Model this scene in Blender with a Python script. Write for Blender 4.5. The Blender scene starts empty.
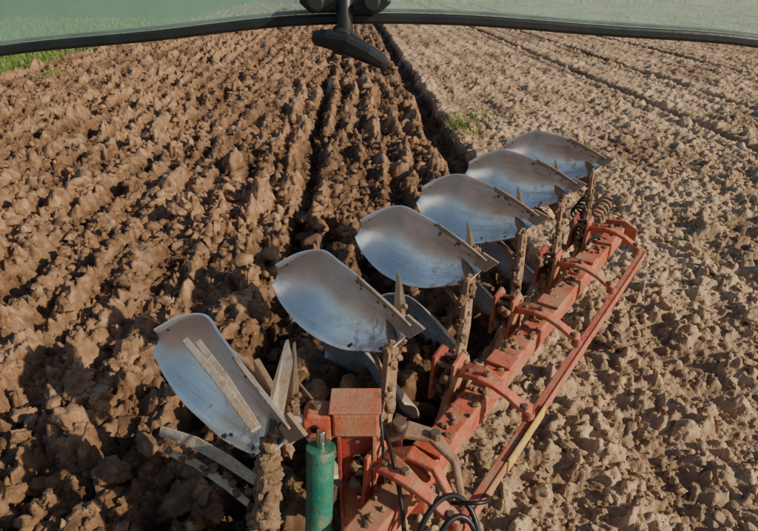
import bpy, bmesh, math, random
import numpy as np
from mathutils import Vector, Matrix, noise as mn
random.seed(4); rng=np.random.default_rng(7)
scene=bpy.context.scene
COL=scene.collection
TH=math.radians(2.9); C,S=math.cos(TH),math.sin(TH)

# ------------------------------------------------------------ numpy noise
def h2(ix,iy,seed):
    ix=ix.astype(np.int64); iy=iy.astype(np.int64)
    h=(ix*374761393+iy*668265263+seed*1442695041)&0xffffffff
    h=((h^(h>>13))*1274126177)&0xffffffff
    h=((h^(h>>16))*2246822519)&0xffffffff
    h=h^(h>>15)
    return (h&0xffffff)/float(0xffffff)
def vnoise(x,y,seed=0):
    ix=np.floor(x);iy=np.floor(y);fx=x-ix;fy=y-iy
    fx=fx*fx*fx*(fx*(fx*6-15)+10);fy=fy*fy*fy*(fy*(fy*6-15)+10)
    a=h2(ix,iy,seed);b=h2(ix+1,iy,seed);c=h2(ix,iy+1,seed);d=h2(ix+1,iy+1,seed)
    return ((a*(1-fx)+b*fx)*(1-fy)+(c*(1-fx)+d*fx)*fy)*2-1
def fbm(x,y,o=4,seed=0,g=.5):
    s=0;a=1;t=0
    for i in range(o):
        s=s+a*vnoise(x*2**i+i*17.3,y*2**i-i*9.1,seed+i);t+=a;a*=g
    return s/t
def clodfield(x,y,cell,prob,seed,rot=1,edge=.55):
    gx=x/cell;gy=y/cell;ix=np.floor(gx);iy=np.floor(gy)
    out=np.zeros_like(gx)
    for dx in(-1,0,1):
        for dy in(-1,0,1):
            cx=ix+dx;cy=iy+dy
            px=cx+h2(cx,cy,seed);py=cy+h2(cx,cy,seed+1)
            on=h2(cx,cy,seed+2)<prob
            r=.35+.5*h2(cx,cy,seed+3)
            an=(h2(cx,cy,seed+4)-.5)*6.283*rot
            ax=gx-px;ay=gy-py
            ux=ax*np.cos(an)+ay*np.sin(an);uy=(-ax*np.sin(an)+ay*np.cos(an))*(1.2+.9*h2(cx,cy,seed+5))
            d=(np.abs(ux)**2.8+np.abs(uy)**2.8)**(1/2.8)/r
            dome=np.clip(1-d**3,0,1)**edge
            tilt=1+(h2(cx,cy,seed+6)-.5)*2.0*ux/r+(h2(cx,cy,seed+8)-.5)*1.2*uy/r
            out=np.maximum(out,np.where(on,dome*r*tilt*(.5+.6*h2(cx,cy,seed+7)),0))
    return out
def sstep(a,b,x):
    t=np.clip((x-a)/(b-a),0,1);return t*t*(3-2*t)

SM=[None]
def field(x,y):
    X=x*C+y*S;Y=-x*S+y*C
    Xe=np.interp(Y,[.9,5.4],[-.75,2.15])+.06*vnoise(X*0+3,Y*1.3,5)+.04*vnoise(X*0+8,Y*5,6)
    m=sstep(-.05,.07,Xe-X)
    fresh=sstep(-.95,-.6,X+.12*vnoise(X*0,Y*1.1,41))          # this pass: dark, damp
    Xw=X+.19*fbm(X*.8,Y*.5,3,11)+.09*fbm(X*3,Y*2.2,3,12)
    ph=(Xw-2.15)/.485;fr=ph-np.floor(ph)
    idx=np.floor(ph)
    amp=.085*(.25+1.3*h2(idx,idx*0+3,44))*np.clip(.85+1.5*fbm(X*.9,Y*.9,3,13),.0,2)
    prof=np.where(fr<.72,sstep(0,.72,fr),1-sstep(.72,1,fr))
    pp=(Xw-2.15+.0)/2.91;fp=pp-np.floor(pp)
    groove=-.15*np.exp(-((np.minimum(fp,1-fp))/.055)**2)
    g1=.2+.95*sstep(-.3,.35,fbm(X*1.2,Y*.9,2,91))
    wx=X+.06*fbm(X*5,Y*5,3,71);wy=Y+.06*fbm(X*5+9,Y*5,3,72)
    slab=clodfield(wx,wy*.45,.38,.5,900,.25,.45)                  # overturned furrow slices, long in Y
    sm=sstep(.05,.35,slab)*sstep(-.2,.25,fbm(X*1.1,Y*.7,2,92))
    small=clodfield(wx,wy*.8,.26,.5,100)*.26*.72*g1+clodfield(wx,wy,.13,.6,200)*.13*.85+clodfield(wx,wy,.068,.6,300)*.068*.88+clodfield(wx,wy,.034,.5,400)*.034*.9
    rg=fbm(X*3.2,Y*2.2,4,20)
    zp=amp*(prof*2-1)*1.0+groove+slab*.38*.48+small*(1-.5*sm)*1.05+.055*(1-2*np.abs(rg))+.03*fbm(X*.7,Y*.7,2,24)+.02*fbm(X*26,Y*26,4,25,.6)*(1-.6*sm)-.09
    near=sstep(7,4,Y)
    fur=np.exp(-((X-(Xe-.26))/.22)**4)
    zp=zp*(1-.6*fur)-.26*fur*(1-.25*near)
    cl2=clodfield(wx,wy,.22,.28,500)*.22*.45+clodfield(wx,wy,.11,.5,600)*.11*.6+clodfield(wx,wy,.055,.55,700)*.055*.66+clodfield(wx,wy,.027,.5,800)*.027*.7
    zu=.01+cl2+.035*fbm(X*2,Y*1.1,4,30)+.014*fbm(X*20,Y*20,4,31,.6)+.014*np.sin(X*6.283/.16+2*fbm(X,Y,2,33))*.5+.02*np.sin(X*6.283/.75+1.5*fbm(X*.3,Y*.3,2,34))
    zu=zu+.05*np.exp(-((X-Xe-.12)/.1)**2)
    tr=0
    for tx in(7.85,10.1,13.6):
        q=(X-tx-.08*fbm(Y*.3,X*0,2,35))
        tr=tr-.14*np.exp(-(q/.16)**4)+.03*np.exp(-((np.abs(q)-.32)/.1)**2)
    zu=zu+tr
    z=zp*m+zu*(1-m)
    verge=sstep(-11.3,-12.0,X+.5*fbm(X*.6,Y*.4,3,50))
    z=z*(1-verge*.8)+verge*.05
    soil_tone=.48+.42*fbm(X*.8,Y*.5,4,60)+.18*fbm(X*4,Y*3,3,61)  # moisture patches from noise; larger means drier, lighter
    soil_tone=np.clip(soil_tone+np.where(m>.5,(z+.02)*1.7-.20*fresh,(z-.04)*1.3+.12+tr*1.4),0,1)  # tone also darkens hollows and wheel tracks, lightens raised soil
    SM[0]=sm*m
    return z,m,verge,soil_tone

# ------------------------------------------------------------ materials
def nodes(name):
    m=bpy.data.materials.new(name);m.use_nodes=True
    nt=m.node_tree;b=nt.nodes["Principled BSDF"];return m,nt,b
def noi(nt,co,scale,detail=4,rough=.55):
    n=nt.nodes.new('ShaderNodeTexNoise');n.inputs['Scale'].default_value=scale;n.inputs['Detail'].default_value=detail;n.inputs['Roughness'].default_value=rough
    nt.links.new(co,n.inputs['Vector']);return n.outputs['Fac']
def ramp(nt,f,stops):
    r=nt.nodes.new('ShaderNodeValToRGB');e=r.color_ramp.elements
    e[0].position=stops[0][0];e[0].color=(*stops[0][1],1);e[1].position=stops[-1][0];e[1].color=(*stops[-1][1],1)
    for p,c in stops[1:-1]:
        q=e.new(p);q.color=(*c,1)
    nt.links.new(f,r.inputs[0]);return r.outputs[0]
def mix(nt,f,a,b,mode='MIX'):
    m=nt.nodes.new('ShaderNodeMix');m.data_type='RGBA';m.blend_type=mode
    for i,v in((0,f),(6,a),(7,b)):
        if isinstance(v,(int,float)): m.inputs[i].default_value=v
        elif isinstance(v,tuple): m.inputs[i].default_value=(*v,1)
        else: nt.links.new(v,m.inputs[i])
    return m.outputs[2]
def coords(nt,kind='Object'):
    return nt.nodes.new('ShaderNodeTexCoord').outputs[kind]
def bump(nt,b,h,dist,strength=1,prev=None):
    n=nt.nodes.new('ShaderNodeBump');n.inputs['Distance'].default_value=dist;n.inputs['Strength'].default_value=strength
    nt.links.new(h,n.inputs['Height'])
    if prev: nt.links.new(prev,n.inputs['Normal'])
    nt.links.new(n.outputs[0],b.inputs['Normal']);return n.outputs[0]

def soil_mat():
    m,nt,b=nodes("soil");co=coords(nt)
    at=nt.nodes.new('ShaderNodeAttribute');at.attribute_name='soil'
    sp=nt.nodes.new('ShaderNodeSeparateColor');nt.links.new(at.outputs['Color'],sp.inputs[0])
    n1=noi(nt,co,9,4);n2=noi(nt,co,2.2,2)
    dry=ramp(nt,n1,[(.3,(.33,.215,.125)),(.5,(.46,.315,.19)),(.72,(.60,.43,.275))])
    pl=ramp(nt,n1,[(.28,(.15,.080,.042)),(.5,(.255,.147,.080)),(.72,(.42,.265,.155))])
    c=mix(nt,sp.outputs[0],dry,pl)
    tone_ramp=ramp(nt,sp.outputs[1],[(.12,(.36,.32,.29)),(.45,(.78,.75,.72)),(.8,(1.25,1.25,1.25))])  # low tone darkens the soil colour, high tone lightens it
    c=mix(nt,1.0,c,tone_ramp,'MULTIPLY')
    g=ramp(nt,n2,[(.3,(.05,.09,.02)),(.7,(.10,.16,.035))])
    c=mix(nt,sp.outputs[2],c,g)
    nt.links.new(c,b.inputs['Base Color'])
    rr=nt.nodes.new('ShaderNodeMapRange');nt.links.new(at.outputs['Alpha'],rr.inputs[0]);rr.inputs[3].default_value=.88;rr.inputs[4].default_value=.48
    nt.links.new(rr.outputs[0],b.inputs['Roughness'])
    b.inputs['Specular IOR Level'].default_value=.38
    p=bump(nt,b,noi(nt,co,45,4,.65),.022,.8)
    bump(nt,b,noi(nt,co,160,2,.6),.005,.6,p)
    return m
SOIL=soil_mat()

def paint_mat(name,base,dirt=.45,rough=.5,rust=(.16,.06,.03)):
    m,nt,b=nodes(name);co=coords(nt)
    a=noi(nt,co,7,4,.65);d=noi(nt,co,22,5,.7)
    c=mix(nt,ramp(nt,a,[(.35,(0,0,0)),(.7,(1,1,1))]),base,tuple(min(1,x*1.2+.05) for x in base))
    c=mix(nt,ramp(nt,d,[(.60-.12*dirt,(0,0,0)),(.68,(1,1,1))]),c,rust)
    dd=ramp(nt,noi(nt,co,5,6,.72),[(.62-.3*dirt,(0,0,0)),(.76-.2*dirt,(.85,.85,.85))])
    c=mix(nt,dd,c,(.35,.23,.135))
    nt.links.new(c,b.inputs['Base Color'])
    rr=nt.nodes.new('ShaderNodeMapRange');nt.links.new(dd,rr.inputs[0]);rr.inputs[3].default_value=rough;rr.inputs[4].default_value=.95
    nt.links.new(rr.outputs[0],b.inputs['Roughness'])
    bump(nt,b,noi(nt,co,60,4,.7),.006,.7)
    return m
RED=paint_mat("faded_red_paint",(.44,.080,.038),.62,.6,(.21,.08,.042))
REDD=paint_mat("darkened_red_paint",(.28,.030,.022),.42)  # darker copy of the red; puts the post face's shade into colour
GREEN=paint_mat("green_paint",(.010,.14,.09),.18,.35)
YEL=paint_mat("yellow_paint",(.62,.42,.06),.5)
RUST=paint_mat("rusty_iron",(.20,.11,.07),.78,.7)
def mud_mat():
    m,nt,b=nodes("dried_mud");co=coords(nt)
    c=ramp(nt,noi(nt,co,14,5,.65),[(.3,(.14,.08,.043)),(.5,(.26,.16,.095)),(.7,(.40,.27,.17))])
    nt.links.new(c,b.inputs['Base Color']);b.inputs['Roughness'].default_value=.95
    bump(nt,b,noi(nt,co,50,5,.7),.02,.9);return m
MUD=mud_mat()
def steel_mat(name,mudpos=.55,a0=(.68,.71,.76),a1=(.90,.92,.94)):
    m,nt,b=nodes(name);at=nt.nodes.new('ShaderNodeUVMap')
    mp=nt.nodes.new('ShaderNodeMapping');mp.inputs['Scale'].default_value=(1.5,26,1);nt.links.new(at.outputs[0],mp.inputs[0])
    oc=coords(nt)
    scr=noi(nt,mp.outputs[0],3,7,.72)
    mp2=nt.nodes.new('ShaderNodeMapping');mp2.inputs['Scale'].default_value=(2.5,6,1);nt.links.new(at.outputs[0],mp2.inputs[0])
    nt.links.new(oc,mp2.inputs['Location'])
    blot=noi(nt,oc,4,5,.62);stain=noi(nt,mp2.outputs[0],1.6,6,.66)
    c=mix(nt,ramp(nt,blot,[(.35,(0,0,0)),(.65,(1,1,1))]),a0,a1)
    c=mix(nt,ramp(nt,scr,[(.46,(0,0,0)),(.70,(.5,.5,.5))]),c,(.50,.43,.36))
    sx=nt.nodes.new('ShaderNodeSeparateXYZ');nt.links.new(at.outputs[0],sx.inputs[0])
    mr=nt.nodes.new('ShaderNodeMapRange');nt.links.new(sx.outputs[0],mr.inputs[0]);mr.inputs[1].default_value=.0;mr.inputs[2].default_value=.7;mr.inputs[3].default_value=.17;mr.inputs[4].default_value=-.05
    a2=nt.nodes.new('ShaderNodeMath');a2.operation='ADD';nt.links.new(stain,a2.inputs[0]);nt.links.new(mr.outputs[0],a2.inputs[1])
    c=mix(nt,ramp(nt,a2.outputs[0],[(.52,(0,0,0)),(.74,(.65,.65,.65))]),c,(.50,.37,.25))
    ad=nt.nodes.new('ShaderNodeMath');ad.operation='ADD';nt.links.new(noi(nt,oc,13,8,.76),ad.inputs[0]);nt.links.new(mr.outputs[0],ad.inputs[1])
    md=ramp(nt,ad.outputs[0],[(mudpos,(0,0,0)),(mudpos+.16,(.85,.85,.85))])
    c=mix(nt,md,c,(.36,.25,.16))
    nt.links.new(c,b.inputs['Base Color'])
    r=nt.nodes.new('ShaderNodeMapRange');nt.links.new(scr,r.inputs[0]);r.inputs[3].default_value=.26;r.inputs[4].default_value=.50
    nt.links.new(r.outputs[0],b.inputs['Roughness'])
    mm=nt.nodes.new('ShaderNodeMapRange');nt.links.new(md,mm.inputs[0]);mm.inputs[3].default_value=.72;mm.inputs[4].default_value=.0
    nt.links.new(mm.outputs[0],b.inputs['Metallic'])
    bump(nt,b,md,.003,.4,bump(nt,b,scr,.002,.4));return m
STEEL=steel_mat("polished_steel",.62)
STEEL2=steel_mat("soiled_steel",.46)
def simple(name,col,rough=.5,metal=0,bs=80,bd=.001):
    m,nt,b=nodes(name);co=coords(nt)
    c=ramp(nt,noi(nt,co,20,5),[(.3,tuple(x*.7 for x in col)),(.7,tuple(min(1,x*1.2) for x in col))])
    nt.links.new(c,b.inputs['Base Color']);b.inputs['Roughness'].default_value=rough;b.inputs['Metallic'].default_value=metal
    bump(nt,b,noi(nt,co,bs,3),bd,.5);return m
WORN=paint_mat("worn_pale_metal",(.44,.38,.29),.6,.5,(.28,.2,.14))
RUBBER=simple("black_rubber",(.015,.015,.016),.45)
PLAST=simple("dark_plastic",(.018,.022,.024),.42)
BOLT=simple("bolt_steel",(.2,.15,.11),.5,.5)
RODM=simple("chromed_rod",(.6,.6,.6),.2,1)

# ------------------------------------------------------------ mesh helpers
def mesh_obj(name,verts,faces,mat,parent=None,smooth=False,bevel=0,solid=0):
    me=bpy.data.meshes.new(name);me.from_pydata([tuple(v) for v in verts],[],faces);me.update()
    bm=bmesh.new();bm.from_mesh(me);bmesh.ops.recalc_face_normals(bm,faces=bm.faces);bm.to_mesh(me);bm.free()
    ob=bpy.data.objects.new(name,me);COL.objects.link(ob);me.materials.append(mat)
    if parent: ob.parent=parent
    if smooth:
        for p in me.polygons:p.use_smooth=True
    if solid:
        s=ob.modifiers.new('s','SOLIDIFY');s.thickness=solid;s.offset=0
    if bevel:
        b=ob.modifiers.new('b','BEVEL');b.width=bevel;b.segments=2;b.limit_method='ANGLE'
    return ob
def empty(name):
    e=bpy.data.objects.new(name,None);COL.objects.link(e);e.empty_display_size=.1;return e
def prism(name,pts,thick,mat,parent,axis,bevel=.004):
    a=Vector(axis).normalized()*thick*.5;n=len(pts)
    V=[Vector(p)-a for p in pts]+[Vector(p)+a for p in pts]
    F=[tuple(range(n))[::-1],tuple(range(n,2*n))]+[(i,(i+1)%n,n+(i+1)%n,n+i) for i in range(n)]
    return mesh_obj(name,V,F,mat,parent,bevel=bevel)
def sweep(name,pts,ws,hs,side,mat,parent,bevel=.005):
    V=[];F=[];n=len(pts);P=[Vector(p) for p in pts];sd=Vector(side).normalized()
    for i,p in enumerate(P):
        t=(P[min(i+1,n-1)]-P[max(i-1,0)]).normalized()
        s=(sd-t*sd.dot(t)).normalized();u=t.cross(s).normalized()
        w=ws[i] if hasattr(ws,'__len__') else ws;h=hs[i] if hasattr(hs,'__len__') else hs
        V+=[p+s*w/2+u*h/2,p-s*w/2+u*h/2,p-s*w/2-u*h/2,p+s*w/2-u*h/2]
    for i in range(n-1):
        for k in range(4):
            F.append((4*i+k,4*i+(k+1)%4,4*i+4+(k+1)%4,4*i+4+k))
    F+=[(0,1,2,3),(4*n-1,4*n-2,4*n-3,4*n-4)]
    return mesh_obj(name,V,F,mat,parent,bevel=bevel)
def tube(name,pts,r,mat,parent,res=8,cyc=False):
    cu=bpy.data.curves.new(name,'CURVE');cu.dimensions='3D';sp=cu.splines.new('NURBS' if len(pts)>2 else 'POLY')
    sp.points.add(len(pts)-1)
    for i,p in enumerate(pts): sp.points[i].co=(*p,1)
    if len(pts)>2: sp.order_u=min(4,len(pts));sp.use_endpoint_u=not cyc;sp.use_cyclic_u=cyc
    cu.bevel_depth=r;cu.bevel_resolution=res//2;cu.use_fill_caps=True;cu.resolution_u=10
    ob=bpy.data.objects.new(name,cu);COL.objects.link(ob);cu.materials.append(mat)
    if parent: ob.parent=parent
    return ob
def cyl(name,p,ax,r,l,mat,parent,seg=20,bevel=.003,r2=None):
    bm=bmesh.new();bmesh.ops.create_cone(bm,cap_ends=True,segments=seg,radius1=r,radius2=r if r2 is None else r2,depth=l)
    me=bpy.data.meshes.new(name);bm.to_mesh(me);bm.free()
    if seg>12:
        for q in me.polygons:
            if len(q.vertices)==4:q.use_smooth=True
    ob=bpy.data.objects.new(name,me);COL.objects.link(ob);me.materials.append(mat)
    ob.rotation_mode='QUATERNION';ob.rotation_quaternion=Vector((0,0,1)).rotation_difference(Vector(ax).normalized());ob.location=p
    if parent: ob.parent=parent
    b=ob.modifiers.new('b','BEVEL');b.width=bevel;b.segments=2;b.limit_method='ANGLE'
    return ob
def lump_geo(size,seed,sub,amp):
    bm=bmesh.new();bmesh.ops.create_icosphere(bm,subdivisions=sub,radius=1)
    for v in bm.verts:
        n=mn.fractal(v.co*1.6+Vector((seed*3.1,seed,0)),.8,2.1,5)
        v.co*=1+amp*n
        v.co=Vector((v.co.x*size[0],v.co.y*size[1],v.co.z*size[2]))
    return bm
def lumps(name,items,mat,parent,sub=3,amp=.6):
    V=[];F=[]
    for p,size,seed in items:
        bm=lump_geo(size,seed,sub,amp);R=Matrix.Rotation(random.gauss(0,.25),3,'X')@Matrix.Rotation(random.uniform(0,6.28),3,'Z')
        o=len(V);V+=[R@v.co+Vector(p) for v in bm.verts];F+=[tuple(o+v.index for v in f.verts) for f in bm.faces];bm.free()
    return mesh_obj(name,V,F,mat,parent,smooth=True)
def mudcoat(name,a,b,w,n,parent,seed):
    it=[]
    for k in range(n):
        t=(k+random.random())/n;p=a.lerp(b,t)+Vector((random.gauss(0,w*.35),random.gauss(0,w*.35),0))
        s=random.uniform(.35,1.1)*w
        it.append((p,(s*random.uniform(.6,1.1),s*random.uniform(.6,1.1),s*random.uniform(.6,1.5)),seed+k*1.7))
    lumps(name,it,MUD,parent,3,.6)

# ------------------------------------------------------------ ground sheet
def build_ground():
    ny=860;ys=np.concatenate([[-80,-30,-10,-3,0,.6],np.geomspace(1.3,70,ny),np.geomspace(76,4000,25)])
    nx=820;u=np.linspace(-1,1,nx)
    u=np.concatenate([[-60,-12,-5,-2.5,-1.5],u,[1.5,2.5,5,12,60]])
    hw=2.2+.9*np.clip(ys,0,None)
    hw[ys<0]=3
    Xg=u[None,:]*hw[:,None];Yg=np.repeat(ys[:,None],len(u),1)
    z,m,vg,soil_tone=field(Xg.ravel(),Yg.ravel())
    far=np.clip(1-(Yg.ravel()-70)/40,0,1);z=z*far
    n=len(z);co=np.stack([Xg.ravel(),Yg.ravel(),z],1).astype(np.float32)
    R,Cc=Yg.shape
    i=np.arange(R*Cc).reshape(R,Cc)
    q=np.stack([i[:-1,:-1],i[:-1,1:],i[1:,1:],i[1:,:-1]],-1).reshape(-1,4).astype(np.int32)
    me=bpy.data.meshes.new("ploughed_field")
    me.vertices.add(n);me.vertices.foreach_set('co',co.ravel())
    me.loops.add(q.size);me.loops.foreach_set('vertex_index',q.ravel())
    me.polygons.add(len(q));me.polygons.foreach_set('loop_start',np.arange(0,q.size,4,dtype=np.int32))
    me.update();me.polygons.foreach_set('use_smooth',np.ones(len(q),bool))
    ca=me.color_attributes.new('soil','FLOAT_COLOR','POINT')
    cc=np.stack([m,soil_tone,vg,SM[0]],1).astype(np.float32);ca.data.foreach_set('color',cc.ravel())
    me.materials.append(SOIL)
    ob=bpy.data.objects.new("ploughed_field",me);COL.objects.link(ob)
build_ground()

# ------------------------------------------------------------ loose clods
def clod_templates(sub,k):
    T=[];
    for j in range(k):
        bm=bmesh.new();bmesh.ops.create_icosphere(bm,subdivisions=sub,radius=1)
        planes=[(Vector((random.gauss(0,1),random.gauss(0,1),random.gauss(0,1))).normalized(),random.uniform(.45,.8)) for _ in range(9)]
        sc=Vector((random.uniform(.75,1.5),random.uniform(.7,1.1),random.uniform(.5,.85)))
        for v in bm.verts:
            for n,d in planes:
                e=v.co.dot(n)-d
                if e>0: v.co-=n*e*.92
            v.co*=1+.26*mn.fractal(v.co*2.2+Vector((j*7.7,0,0)),.7,2.1,5)
            v.co=Vector((v.co.x*sc.x,v.co.y*sc.y,v.co.z*sc.z))
        T.append((np.array([v.co[:] for v in bm.verts]),np.array([[v.index for v in f.verts] for f in bm.faces])))
        bm.free()
    return T
def build_clods():
    Vs=[];Fs=[];Cs=[];off=0
    def add(n,y0,y1,s0,s1,sub,T,ploughed,seed,pw=1.7):
        nonlocal off
        r=np.random.default_rng(seed)
        y=y0*(y1/y0)**(r.random(n)**.8)
        x=(r.random(n)*2-1)*(.85*y+1.2)
        z,m,vg,wt=field(x,y)
        ok=((m>.5)==ploughed)&(vg<.2)
        x,y,z,m,wt=x[ok],y[ok],z[ok],m[ok],wt[ok]
        for i in range(len(x)):
            s=s0*(s1/s0)**(random.random()**pw)
            V,F=T[random.randrange(len(T))]
            Rm=np.array(Matrix.Rotation(random.uniform(0,6.283),3,'Z')@Matrix.Rotation(random.gauss(0,.5),3,'X'))
            W=(V*s)@Rm.T+np.array([x[i],y[i],z[i]+s*.10])
            Vs.append(W);Fs.append(F+off);off+=len(W)
            c=np.empty((len(W),4));c[:]=(m[i],min(1,wt[i]*.7+random.uniform(.08,.33)),0,random.random()*.6 if ploughed else 0);Cs.append(c)
    T4=clod_templates(4,14);T3=clod_templates(3,14);T2=clod_templates(2,14)
    add(640,1.7,7.5,.05,.155,4,T4,True,1,1.9)
    add(200,1.7,6,.04,.09,4,T4,False,2,2.0)
    add(3600,1.7,16,.02,.09,3,T3,True,3)
    add(2600,1.7,10,.014,.05,3,T3,False,4)
    add(6500,5,40,.03,.14,2,T2,True,5)
    add(7500,4,40,.02,.07,2,T2,False,6)
    add(8000,1.7,6,.006,.015,2,T2,False,8)
    add(6000,1.7,6,.007,.018,2,T2,True,9)
    V=np.concatenate(Vs).astype(np.float32);F=np.concatenate(Fs).astype(np.int32);c=np.concatenate(Cs).astype(np.float32)
    me=bpy.data.meshes.new("soil_clods");me.vertices.add(len(V));me.vertices.foreach_set('co',V.ravel())
    me.loops.add(F.size);me.loops.foreach_set('vertex_index',F.ravel());me.polygons.add(len(F))
    me.polygons.foreach_set('loop_start',np.arange(0,F.size,3,dtype=np.int32));me.update()
    me.polygons.foreach_set('use_smooth',np.ones(len(F),bool))
    ca=me.color_attributes.new('soil','FLOAT_COLOR','POINT');ca.data.foreach_set('color',c.ravel())
    me.materials.append(SOIL);ob=bpy.data.objects.new("soil_clods",me);COL.objects.link(ob)
build_clods()

# ------------------------------------------------------------ grass
def grass_mat(name,c0,c1):
    m,nt,b=nodes(name);co=coords(nt)
    c=ramp(nt,noi(nt,co,6,4),[(.3,c0),(.7,c1)]);nt.links.new(c,b.inputs['Base Color']);b.inputs['Roughness'].default_value=.6
    return m
GR=grass_mat("grass_blade",(.09,.15,.02),(.21,.30,.06));STRAW=grass_mat("straw",(.35,.25,.12),(.5,.38,.2))
def blades(name,xs,ys,hmin,hmax,w,mat,flat=0):
    z,_,_,_=field(xs,ys);V=[];F=[]
    for i in range(len(xs)):
        a=random.uniform(0,6.283);h=random.uniform(hmin,hmax);l=random.uniform(.2,.8)*h
        dx,dy=math.cos(a),math.sin(a);sx,sy=-dy*w/2,dx*w/2;b=len(V);zz=z[i]-.01
        if flat: l=h;h=h*.15
        V+=[(xs[i]-sx,ys[i]-sy,zz),(xs[i]+sx,ys[i]+sy,zz),
            (xs[i]+dx*l*.4+sx*.8,ys[i]+dy*l*.4+sy*.8,zz+h*.6),(xs[i]+dx*l*.4-sx*.8,ys[i]+dy*l*.4-sy*.8,zz+h*.6),
            (xs[i]+dx*l,ys[i]+dy*l,zz+h)]
        F+=[(b,b+1,b+2,b+3),(b+3,b+2,b+4)]
    return mesh_obj(name,V,F,mat)
def tuft(name,cx,cy,rx,ry,n,h0,h1,w=.008):
    return blades(name,cx+rng.normal(0,rx,n),cy+rng.normal(0,ry,n),h0,h1,w,GR)
tuft("grass_tuft",1.75,12.0,.22,.4,380,.05,.2,.014)
tuft("grass_tuft",2.3,12.9,.3,.35,160,.05,.14,.014)
tuft("grass_tuft",-.62,2.42,.06,.06,120,.05,.14,.004)
tuft("grass_tuft",-11.0,19.2,.3,.3,200,.06,.18,.02)
n=26000;yy=rng.uniform(10,45,n);Xf=-11.6-rng.random(n)**1.3*14
xx=(Xf-yy*S)/C
blades("grass_verge",xx,yy,.08,.28,.03,GR)
n=900;yy=1.8*(20/1.8)**rng.random(n);xx=(rng.random(n)*2-1)*(.8*yy+1)
blades("straw_residue",xx,yy,.03,.09,.003,STRAW,flat=1)

# ------------------------------------------------------------ plough
PL=empty("reversible_plough")
st=Vector((.485,.68,0));along=st.normalized();perp=Vector((along.y,-along.x,0))
B2=Vector((.397,2.58,0))
def PF(t,n,z): 
    v=B2+along*t+perp*n;return Vector((v.x,v.y,z))
IV=.835
TOP=[(.248,.307,1.5),(.118,.44,1.56),(-.011,.594,1.6),(-.126,.755,1.61),(-.24,.923,1.6),(-.39,.984,1.55),(-.535,1.003,1.46)]
BOT=[(.133,.29,1.35),(.014,.425,1.25),(-.119,.58,1.15),(-.26,.74,1.1),(-.403,.86,1.13),(-.52,.967,1.22),(-.573,1.014,1.32)]
def cr(P,u):
    n=len(P)-1;f=u*n;i=min(int(f),n-1);t=f-i
    p=[Vector(P[max(0,min(n,k))]) for k in(i-1,i,i+1,i+2)]
    return .5*((2*p[1])+(-p[0]+p[2])*t+(2*p[0]-5*p[1]+4*p[2]-p[3])*t*t+(-p[0]+3*p[1]-3*p[2]+p[3])*t**3)
def bpt(u,v,off=0):
    a=cr(BOT,u);b=cr(TOP,u);p=a.lerp(b,v)
    bl=.11*math.sin(math.pi*v)*(.35+.65*math.sin(math.pi*min(1,u*1.05+.05)))
    return p+Vector((.60,.72,-.18))*(bl)+Vector((-.66,-.75,0))*off
def patch(name,base,u0,u1,v0,v1,off,mat,parent,thick,nu,nv,flip=False,shift=Vector((0,0,0)),bevel=0):
    V=[];F=[];UV=[]
    for i in range(nu+1):
        for j in range(nv+1):
            u=u0+(u1-u0)*i/nu;v=v0+(v1-v0)*j/nv
            p=bpt(u,v,off)+base
            if flip:p.z=1.7-p.z
            V.append(p+shift);UV.append((u,v))
    for i in range(nu):
        for j in range(nv):
            a=i*(nv+1)+j;F.append((a,a+nv+1,a+nv+2,a+1))
    ob=mesh_obj(name,V,F,mat,parent,smooth=True,solid=thick,bevel=bevel)
    uv=ob.data.uv_layers.new(name='UVMap')
    for l in ob.data.loops: uv.data[l.index].uv=UV[l.vertex_index]
    return ob
SHARE=paint_mat("soiled_share_steel",(.26,.225,.195),.85,.5,(.16,.10,.07))
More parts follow.
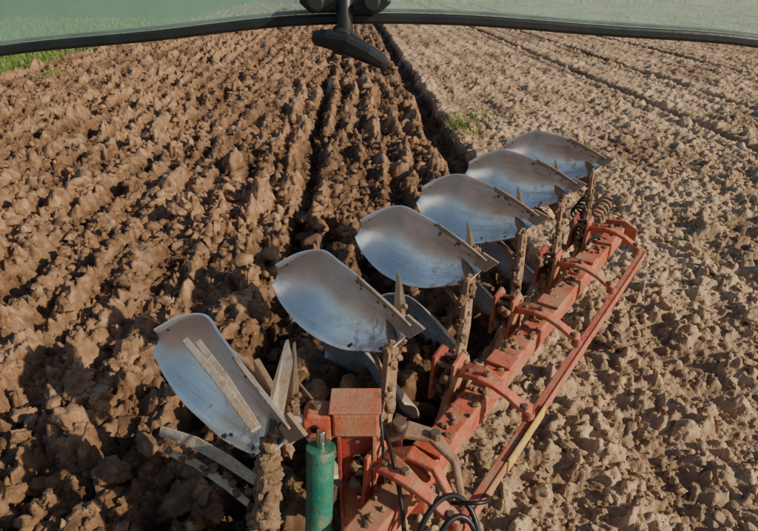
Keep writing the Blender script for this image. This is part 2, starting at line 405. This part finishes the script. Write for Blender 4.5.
for i in range(6):
    base=B2+st*(i-2)
    patch(f"mouldboard_{i}",base,0,1,0,1,0,STEEL,PL,.012,36,16,bevel=.002)
    patch(f"share_{i}",base,0,.34,.95,1.03,.012,SHARE,PL,.010,14,3)
    lumps(f"soil_smear_{i}",[(bpt(random.uniform(.02,.45)**1.2,random.choice([random.uniform(0,.10),random.uniform(.85,1)]),.008)+base,(random.uniform(.006,.018),random.uniform(.006,.018),random.uniform(.005,.012)),i*9+k) for k in range(9)],MUD,PL,2,.6)
    for (u,v) in[(.12,.8),(.22,.82),(.34,.83),(.9,.8)]:
        cyl(f"bolt_{i}",bpt(u,v,.008)+base,(-.66,-.75,.1),.008,.006,BOLT,PL,10,.001)
    r=Vector(TOP[0])+base
    prism(f"share_point_{i}",[r+Vector((.06,-.05,.01)),r+Vector((-.02,.05,.03)),r+Vector((-.06,.06,-.06)),r+Vector((-.01,0,-.08))],.022,SHARE,PL,(-.6,-.7,.2))
    a=base+Vector((.07,.05,.84));b=base+Vector((.15,.31,1.36))
    mid=a.lerp(b,.5)+Vector((.02,.03,0))
    sweep(f"leg_{i}",[a,a.lerp(mid,.5),mid,mid.lerp(b,.6),b],[.035]*5,[.13,.12,.11,.10,.09],perp,RUST,PL)
    mudcoat(f"mud_on_leg_{i}",a,b,.036 if i else .05,34,PL,i*31)
    fp=[Vector(q)+base for q in[(.194,.78,1.55),(.225,.60,1.44),(.20,.37,1.28),(.160,.50,1.30)]]
    prism(f"landside_{i}",fp,.02,SHARE,PL,(.8,.1,.5))
    mudcoat(f"mud_on_landside_{i}",fp[2],fp[1],.028,7,PL,i*13+5)
    sweep(f"frog_{i}",[base+Vector((.15,.33,1.3)),base+Vector((.12,.6,1.33)),base+Vector((0,.82,1.35))],[.03]*3,[.2,.22,.16],(.7,.5,0),RUST,PL)
    tube(f"stay_{i}",[base+Vector((.12,.35,1.15)),base+Vector((-.02,.75,1.2)),base+Vector((-.3,.99,1.3))],.014,RUST,PL)
    if i:
        patch(f"lower_mouldboard_{i}",base,0,1,0,1,0,STEEL2,PL,.012,30,12,True,Vector((-.34,.24,-.18)))
    a2=base+Vector((.07,.05,.84));b2=base+Vector((.02,.35,.10))
    sweep(f"lower_leg_{i}",[a2,a2.lerp(b2,.5),b2],[.035]*3,[.12,.11,.12],perp,RUST,PL)
    mudcoat(f"mud_on_lower_leg_{i}",a2,b2,.05,14,PL,i*17+99)
    t=(i-2)*IV
    for nn in(-.055,.075):
        prism(f"bracket_cheek_{i}",[PF(t-.09,nn,.74),PF(t+.12,nn,.74),PF(t+.13,nn,.98),PF(t+.05,nn,1.06),PF(t-.06,nn,1.03)],.022,REDD if nn<0 else RED,PL,perp)
    for tt,zz in((-.03,.98),(.07,.98),(0,.82)):
        cyl(f"bracket_pin_{i}",PF(t+tt,.01,zz),perp,.017,.17,BOLT,PL,12)
    prof=[(.09,.95,.13),(.16,.985,.12),(.24,1.0,.10),(.32,.985,.07),(.40,.95,.06),(.47,.90,.075),(.53,.87,.08)]
    sweep(f"bracket_arm_{i}",[PF(t+.03-.05*math.sin(k/6*3.1),n_,z_) for k,(n_,z_,w_) in enumerate(prof)],[w_ for _,_,w_ in prof],.032,along,RED,PL,.008)
    sweep(f"bracket_web_{i}",[PF(t+.10,.08,.90),PF(t+.12,.2,.93),PF(t+.09,.33,.92)],[.03]*3,[.08,.06,.03],along,RED,PL,.005)
    for n_,z_ in((.15,1.0),(.26,1.02),(.5,.905)):
        cyl(f"arm_bolt_{i}",PF(t-.01,n_,z_+.004),(0,0,1),.020,.03,BOLT,PL,6)
    cyl(f"rod_pivot_{i}",PF(t+.01,.52,.85),(0,0,1),.035,.05,REDD,PL,16)
    lumps(f"soil_on_beam_{i}",[(PF(t+random.uniform(-.1,.8),.2+random.uniform(-.07,.07),.866),(random.uniform(.006,.03),random.uniform(.006,.03),.012),i*7+k) for k in range(26)],MUD,PL,2,.6)
    lumps(f"soil_on_bracket_{i}",[(PF(t+random.uniform(-.08,.12),random.uniform(-.05,.07),random.uniform(.80,.98)),(random.uniform(.015,.04),)*3,i*5+k) for k in range(12)],MUD,PL,2,.6)
# slatted lower body of the front furrow, lying in the soil
for (p,q,w_) in(((-1.36,2.52,.50),(-.70,2.16,.48),.075),((-1.34,2.46,.40),(-.74,2.10,.36),.05)):
    p=Vector(p);q=Vector(q)
    sweep("lower_slat",[p,p.lerp(q,.35)+Vector((.02,.03,0)),p.lerp(q,.7)+Vector((.015,.02,0)),q],[.012]*4,[w_*.8,w_,w_,w_*.8],(0,.9,-.45),WORN,PL,.003)
lumps("soil_on_slats",[(Vector((-1.36,2.5,.46)).lerp(Vector((-.72,2.13,.42)),random.random())+Vector((0,random.uniform(-.05,.04),random.uniform(-.03,.02))),(random.uniform(.01,.03),)*3,k) for k in range(16)],MUD,PL,2,.6)
beam=sweep("beam",[PF(-1.15,.20,.78),PF(.6,.21,.78),PF(2.95,.24,.78)],[.14]*3,[.16]*3,perp,RED,PL,.012)
for t in(-.5,.35,1.2,2.05):
    sweep("beam_plate",[PF(t-.07,.21,.874),PF(t+.07,.21,.874)],[.16]*2,[.02]*2,perp,RED,PL,.003)
sweep("adjusting_rod",[PF(-.95,.52,.80),PF(2.62,.55,.80)],[.045]*2,[.05]*2,perp,RED,PL,.006)
sweep("adjusting_rod_flange",[PF(-.9,.550,.792),PF(2.6,.580,.792)],[.010]*2,[.075]*2,perp,RED,PL,.002)
sweep("yellow_marker",[PF(-.35,.5625,.80),PF(.15,.5668,.80)],[.012]*2,[.085]*2,perp,YEL,PL,.002)
def coil(name,p,ax,r,l,turns,w,mat):
    ax=Vector(ax).normalized();s=ax.orthogonal().normalized();u=ax.cross(s)
    pts=[Vector(p)+ax*l*(k/(turns*8))+s*r*math.cos(k*math.pi/4)+u*r*math.sin(k*math.pi/4) for k in range(turns*8+1)]
    tube(name,pts,w,mat,PL,6)
coil("rear_spring",PF(2.75,.05,.95),(along.x,along.y,.15),.07,.38,5,.013,RUST)
coil("rear_spring",PF(2.75,-.12,.95),(along.x,along.y,.15),.06,.3,4,.012,RUBBER)
prism("beam_end_plate",[PF(2.96,.12,.68),PF(2.96,.42,.68),PF(2.96,.42,.86),PF(2.96,.3,.92),PF(2.96,.12,.90)],.025,RED,PL,along)
cyl("disc_coulter",PF(3.0,-.25,.45),perp,.25,.008,SHARE,PL,40,.001)
cyl("disc_coulter_hub",PF(3.0,-.25,.45),perp,.06,.06,RUST,PL,20)
sweep("coulter_arm",[PF(2.7,-.05,.95),PF(2.85,-.15,.8),PF(3.0,-.21,.45)],[.03]*3,[.06]*3,perp,RUST,PL)

# front body: skimmer bars crossing in front of the board
for dx,dz,l in((0,0,1),(.055,-.01,.97)):
    a=Vector((-.843+dx,1.945,1.6+dz));b=Vector((-.447+dx*.3,1.464,1.55+dz))
    b=a.lerp(b,l);sweep("skimmer_bar",[a,a.lerp(b,.5)+Vector((0,0,.02)),b],[.028,.034,.03],[.014]*3,(.7,.5,.3),WORN,PL,.003)
tube("skimmer_stay",[(-.864,2.357,1.3),(-.7,2.2,1.32),(-.558,2.05,1.3)],.016,RUST,PL)
fp=[Vector(q) for q in[(-.40,1.95,1.60),(-.37,1.85,1.55),(-.40,1.60,1.38),(-.45,1.60,1.38),(-.44,1.8,1.49)]]
prism("skimmer_share",fp,.02,WORN,PL,(.8,.1,.5))
mudcoat("mud_on_skimmer",Vector((-.42,1.6,1.42)),Vector((-.52,1.22,.7)),.045,34,PL,300)

# headstock
HS=empty("plough_headstock")
def box(name,x0,x1,y0,y1,z0,z1,mat,parent,bev=.006):
    V=[(x,y,z) for x in(x0,x1) for y in(y0,y1) for z in(z0,z1)]
    return mesh_obj(name,V,[(0,1,3,2),(4,6,7,5),(0,4,5,1),(2,3,7,6),(0,2,6,4),(1,5,7,3)],mat,parent,bevel=bev)
box("post_web",-.175,-.03,1.865,1.88,.25,1.15,REDD,HS,.002)
box("post_flange_l",-.192,-.175,1.82,1.95,.25,1.15,REDD,HS,.003)
box("post_flange_r",-.03,-.013,1.82,1.95,.25,1.15,RED,HS,.003)
box("top_cap",-.21,-.0,1.82,1.97,1.15,1.29,RED,HS,.012)
box("top_cap_plate",-.222,.010,1.815,1.98,1.291,1.302,RED,HS,.003)
prism("side_lug",[(-.345,1.88,1.14),(-.212,1.88,1.12),(-.212,1.88,1.27),(-.32,1.88,1.275),(-.345,1.88,1.24)],.11,RED,HS,(0,1,0),.012)
cyl("lug_hole_dark",(-.285,1.823,1.20),(0,1,0),.022,.012,RUBBER,HS,20)  # solid black disc standing in for the shade inside the hole
cyl("lug_pin",(-.28,1.88,1.28),(0,0,1),.02,.04,BOLT,HS,12)
for z in(1.09,.85,.72):
    cyl("post_bolt",(-.10,1.86,z),(0,1,0),.013,.02,RODM,HS,6)
cyl("post_eye",(-.10,1.862,.98),(0,1,0),.026,.016,RODM,HS,20)
cyl("post_eye_hole",(-.10,1.852,.98),(0,1,0),.015,.006,RUBBER,HS,16)
box("cross_beam",-.10,.25,1.98,2.12,.42,.56,REDD,HS,.012)
box("turnover_shaft_housing",-.02,.12,1.98,2.16,.70,.92,REDD,HS,.03)
cyl("hydraulic_ram",(-.275,1.67,.80),(.05,.26,1.0),.062,.72,GREEN,HS,32)
cyl("ram_collar",(-.258,1.755,1.13),(.05,.26,1.0),.067,.05,GREEN,HS,32)
cyl("ram_rod",(-.256,1.775,1.18),(.05,.26,1.0),.022,.10,RODM,HS,16)
def hose(pts,r=.012): tube("hydraulic_hose",pts,r,RUBBER,HS)
hose([(.02,1.98,1.05),(.05,1.85,1.08),(.09,1.72,.98),(.12,1.6,.8),(.12,1.5,.5)],.011)
hose([(.10,1.45,.6),(.16,1.55,.9),(.28,1.68,.98),(.40,1.66,.95),(.45,1.55,.85),(.44,1.45,.6)],.013)
hose([(.20,1.45,.6),(.24,1.52,.88),(.32,1.60,.93),(.42,1.60,.9),(.47,1.5,.7),(.5,1.4,.5)],.013)
hose([(.30,1.75,.8),(.36,1.62,.97),(.46,1.60,.98),(.52,1.7,.9),(.5,1.8,.8)],.010)
hose([(-.01,2.0,1.15),(.03,1.9,1.15),(.01,1.85,1.0),(.03,1.8,.8)],.007)
sweep("link_arm",[(.03,2.02,.98),(.14,1.98,1.04),(.26,1.95,1.03),(.36,1.86,.96),(.38,1.72,.88)],[.12,.10,.09,.07,.06],[.03]*5,(0,1,0),RUST,HS,.008)
sweep("link_arm",[(.05,1.90,.95),(.15,1.87,1.0),(.26,1.80,.98),(.33,1.68,.9)],[.08,.08,.06,.05],[.03]*4,(0,1,0),RED,HS,.008)
cyl("link_pin",(.10,2.0,1.05),(0,0,1),.035,.05,BOLT,HS,20)
cyl("link_pin",(.27,1.93,1.05),(0,0,1),.028,.05,BOLT,HS,6)
tube("chain_rod",[(-.42,2.25,1.1),(-.3,2.05,1.12),(-.22,1.96,1.1)],.008,RUST,HS)

# ------------------------------------------------------------ tractor rear window
TW=empty("tractor_rear_window")
ctrl=[(-1.0,.9,2.76),(-.80,.9,2.858),(-.584,.9,2.896),(-.349,.9,2.917),(-.12,.9,2.939),(.107,.9,2.940),(.335,.9,2.925),(.58,.9,2.908),(.80,.9,2.865),(1.0,.9,2.76)]
V=[];F=[];nn=60
for i in range(nn+1):
    p=cr(ctrl,i/nn)
    V.append(p+Vector((0,0,.004)));V.append(p+Vector((0,.10,.30)));V.append(p+Vector((0,.2,.62)))
for i in range(nn):
    for k in range(2):
        a=3*i+k;F.append((a,a+3,a+4,a+1))
gm,nt,b=nodes("tinted_glass")
b.inputs['Base Color'].default_value=(.50,.78,.68,1);b.inputs['Roughness'].default_value=.3
tr=nt.nodes.new('ShaderNodeBsdfTransparent');tr.inputs[0].default_value=(.74,1,.92,1)
tl=nt.nodes.new('ShaderNodeBsdfTranslucent');tl.inputs[0].default_value=(.55,.84,.75,1)
m2=nt.nodes.new('ShaderNodeMixShader');m2.inputs[0].default_value=.5;nt.links.new(b.outputs[0],m2.inputs[1]);nt.links.new(tl.outputs[0],m2.inputs[2])
mx=nt.nodes.new('ShaderNodeMixShader')
n_=ramp(nt,noi(nt,coords(nt),5,6,.65),[(.3,(.30,.30,.30)),(.7,(.55,.55,.55))]);nt.links.new(n_,mx.inputs[0])
nt.links.new(tr.outputs[0],mx.inputs[1]);nt.links.new(m2.outputs[0],mx.inputs[2])
nt.links.new(mx.outputs[0],nt.nodes['Material Output'].inputs[0])
mesh_obj("glass_pane",V,F,gm,TW,smooth=True)
sweep("rubber_seal",[cr(ctrl,i/50) for i in range(51)],.012,.015,(0,1,0),PLAST,TW,.004)
sweep("seal_lip",[cr(ctrl,i/50)+Vector((0,.004,.011)) for i in range(51)],.005,.005,(0,1,0),simple("pale_trim",(.16,.22,.20),.5),TW,.001)
sweep("latch_plate",[(-.112,.885,2.972),(-.10,.885,2.962),(.0,.885,2.962),(.014,.885,2.972)],[.012]*4,[.018,.024,.024,.018],(0,1,0),PLAST,TW,.004)
for x in(-.09,-.01): cyl("latch_knob",(x,.87,2.965),(0,1,0),.012,.03,PLAST,TW,20)
cyl("latch_stem",(-.05,.875,2.940),(0,.1,1),.012,.06,PLAST,TW,16)
sweep("latch_handle",[(-.098,.87,2.918),(-.075,.862,2.917),(-.045,.855,2.911),(-.015,.85,2.897),(.012,.848,2.883)],[.016,.025,.03,.026,.018],[.020,.025,.028,.024,.018],(0,1,.2),PLAST,TW,.007)
cyl("latch_hub",(-.055,.872,2.915),(0,1,.2),.019,.03,PLAST,TW,24)

# ------------------------------------------------------------ light
el=math.radians(27);az=math.radians(112)
sd=Vector((math.sin(az)*math.cos(el),math.cos(az)*math.cos(el),math.sin(el)))
w=bpy.data.worlds.new("World");scene.world=w;w.use_nodes=True
nt=w.node_tree;sk=nt.nodes.new('ShaderNodeTexSky');sk.sky_type='NISHITA';sk.sun_disc=False;sk.sun_elevation=el;sk.sun_rotation=az
nt.links.new(sk.outputs[0],nt.nodes['Background'].inputs[0]);nt.nodes['Background'].inputs[1].default_value=.10
L=bpy.data.lights.new("sun",'SUN');L.energy=5;L.angle=math.radians(.5);L.color=(1,.87,.66)
lo=bpy.data.objects.new("sun",L);COL.objects.link(lo);lo.rotation_mode='QUATERNION';lo.rotation_quaternion=sd.to_track_quat('Z','Y')
# ------------------------------------------------------------ camera
cd=bpy.data.cameras.new("camera");cam=bpy.data.objects.new("camera",cd);COL.objects.link(cam)
cd.sensor_width=36;cd.lens=36*547/758;cd.clip_start=.02;cd.clip_end=9000
cam.location=(0,0,3);cam.rotation_euler=(math.radians(90-28),0,0);scene.camera=cam
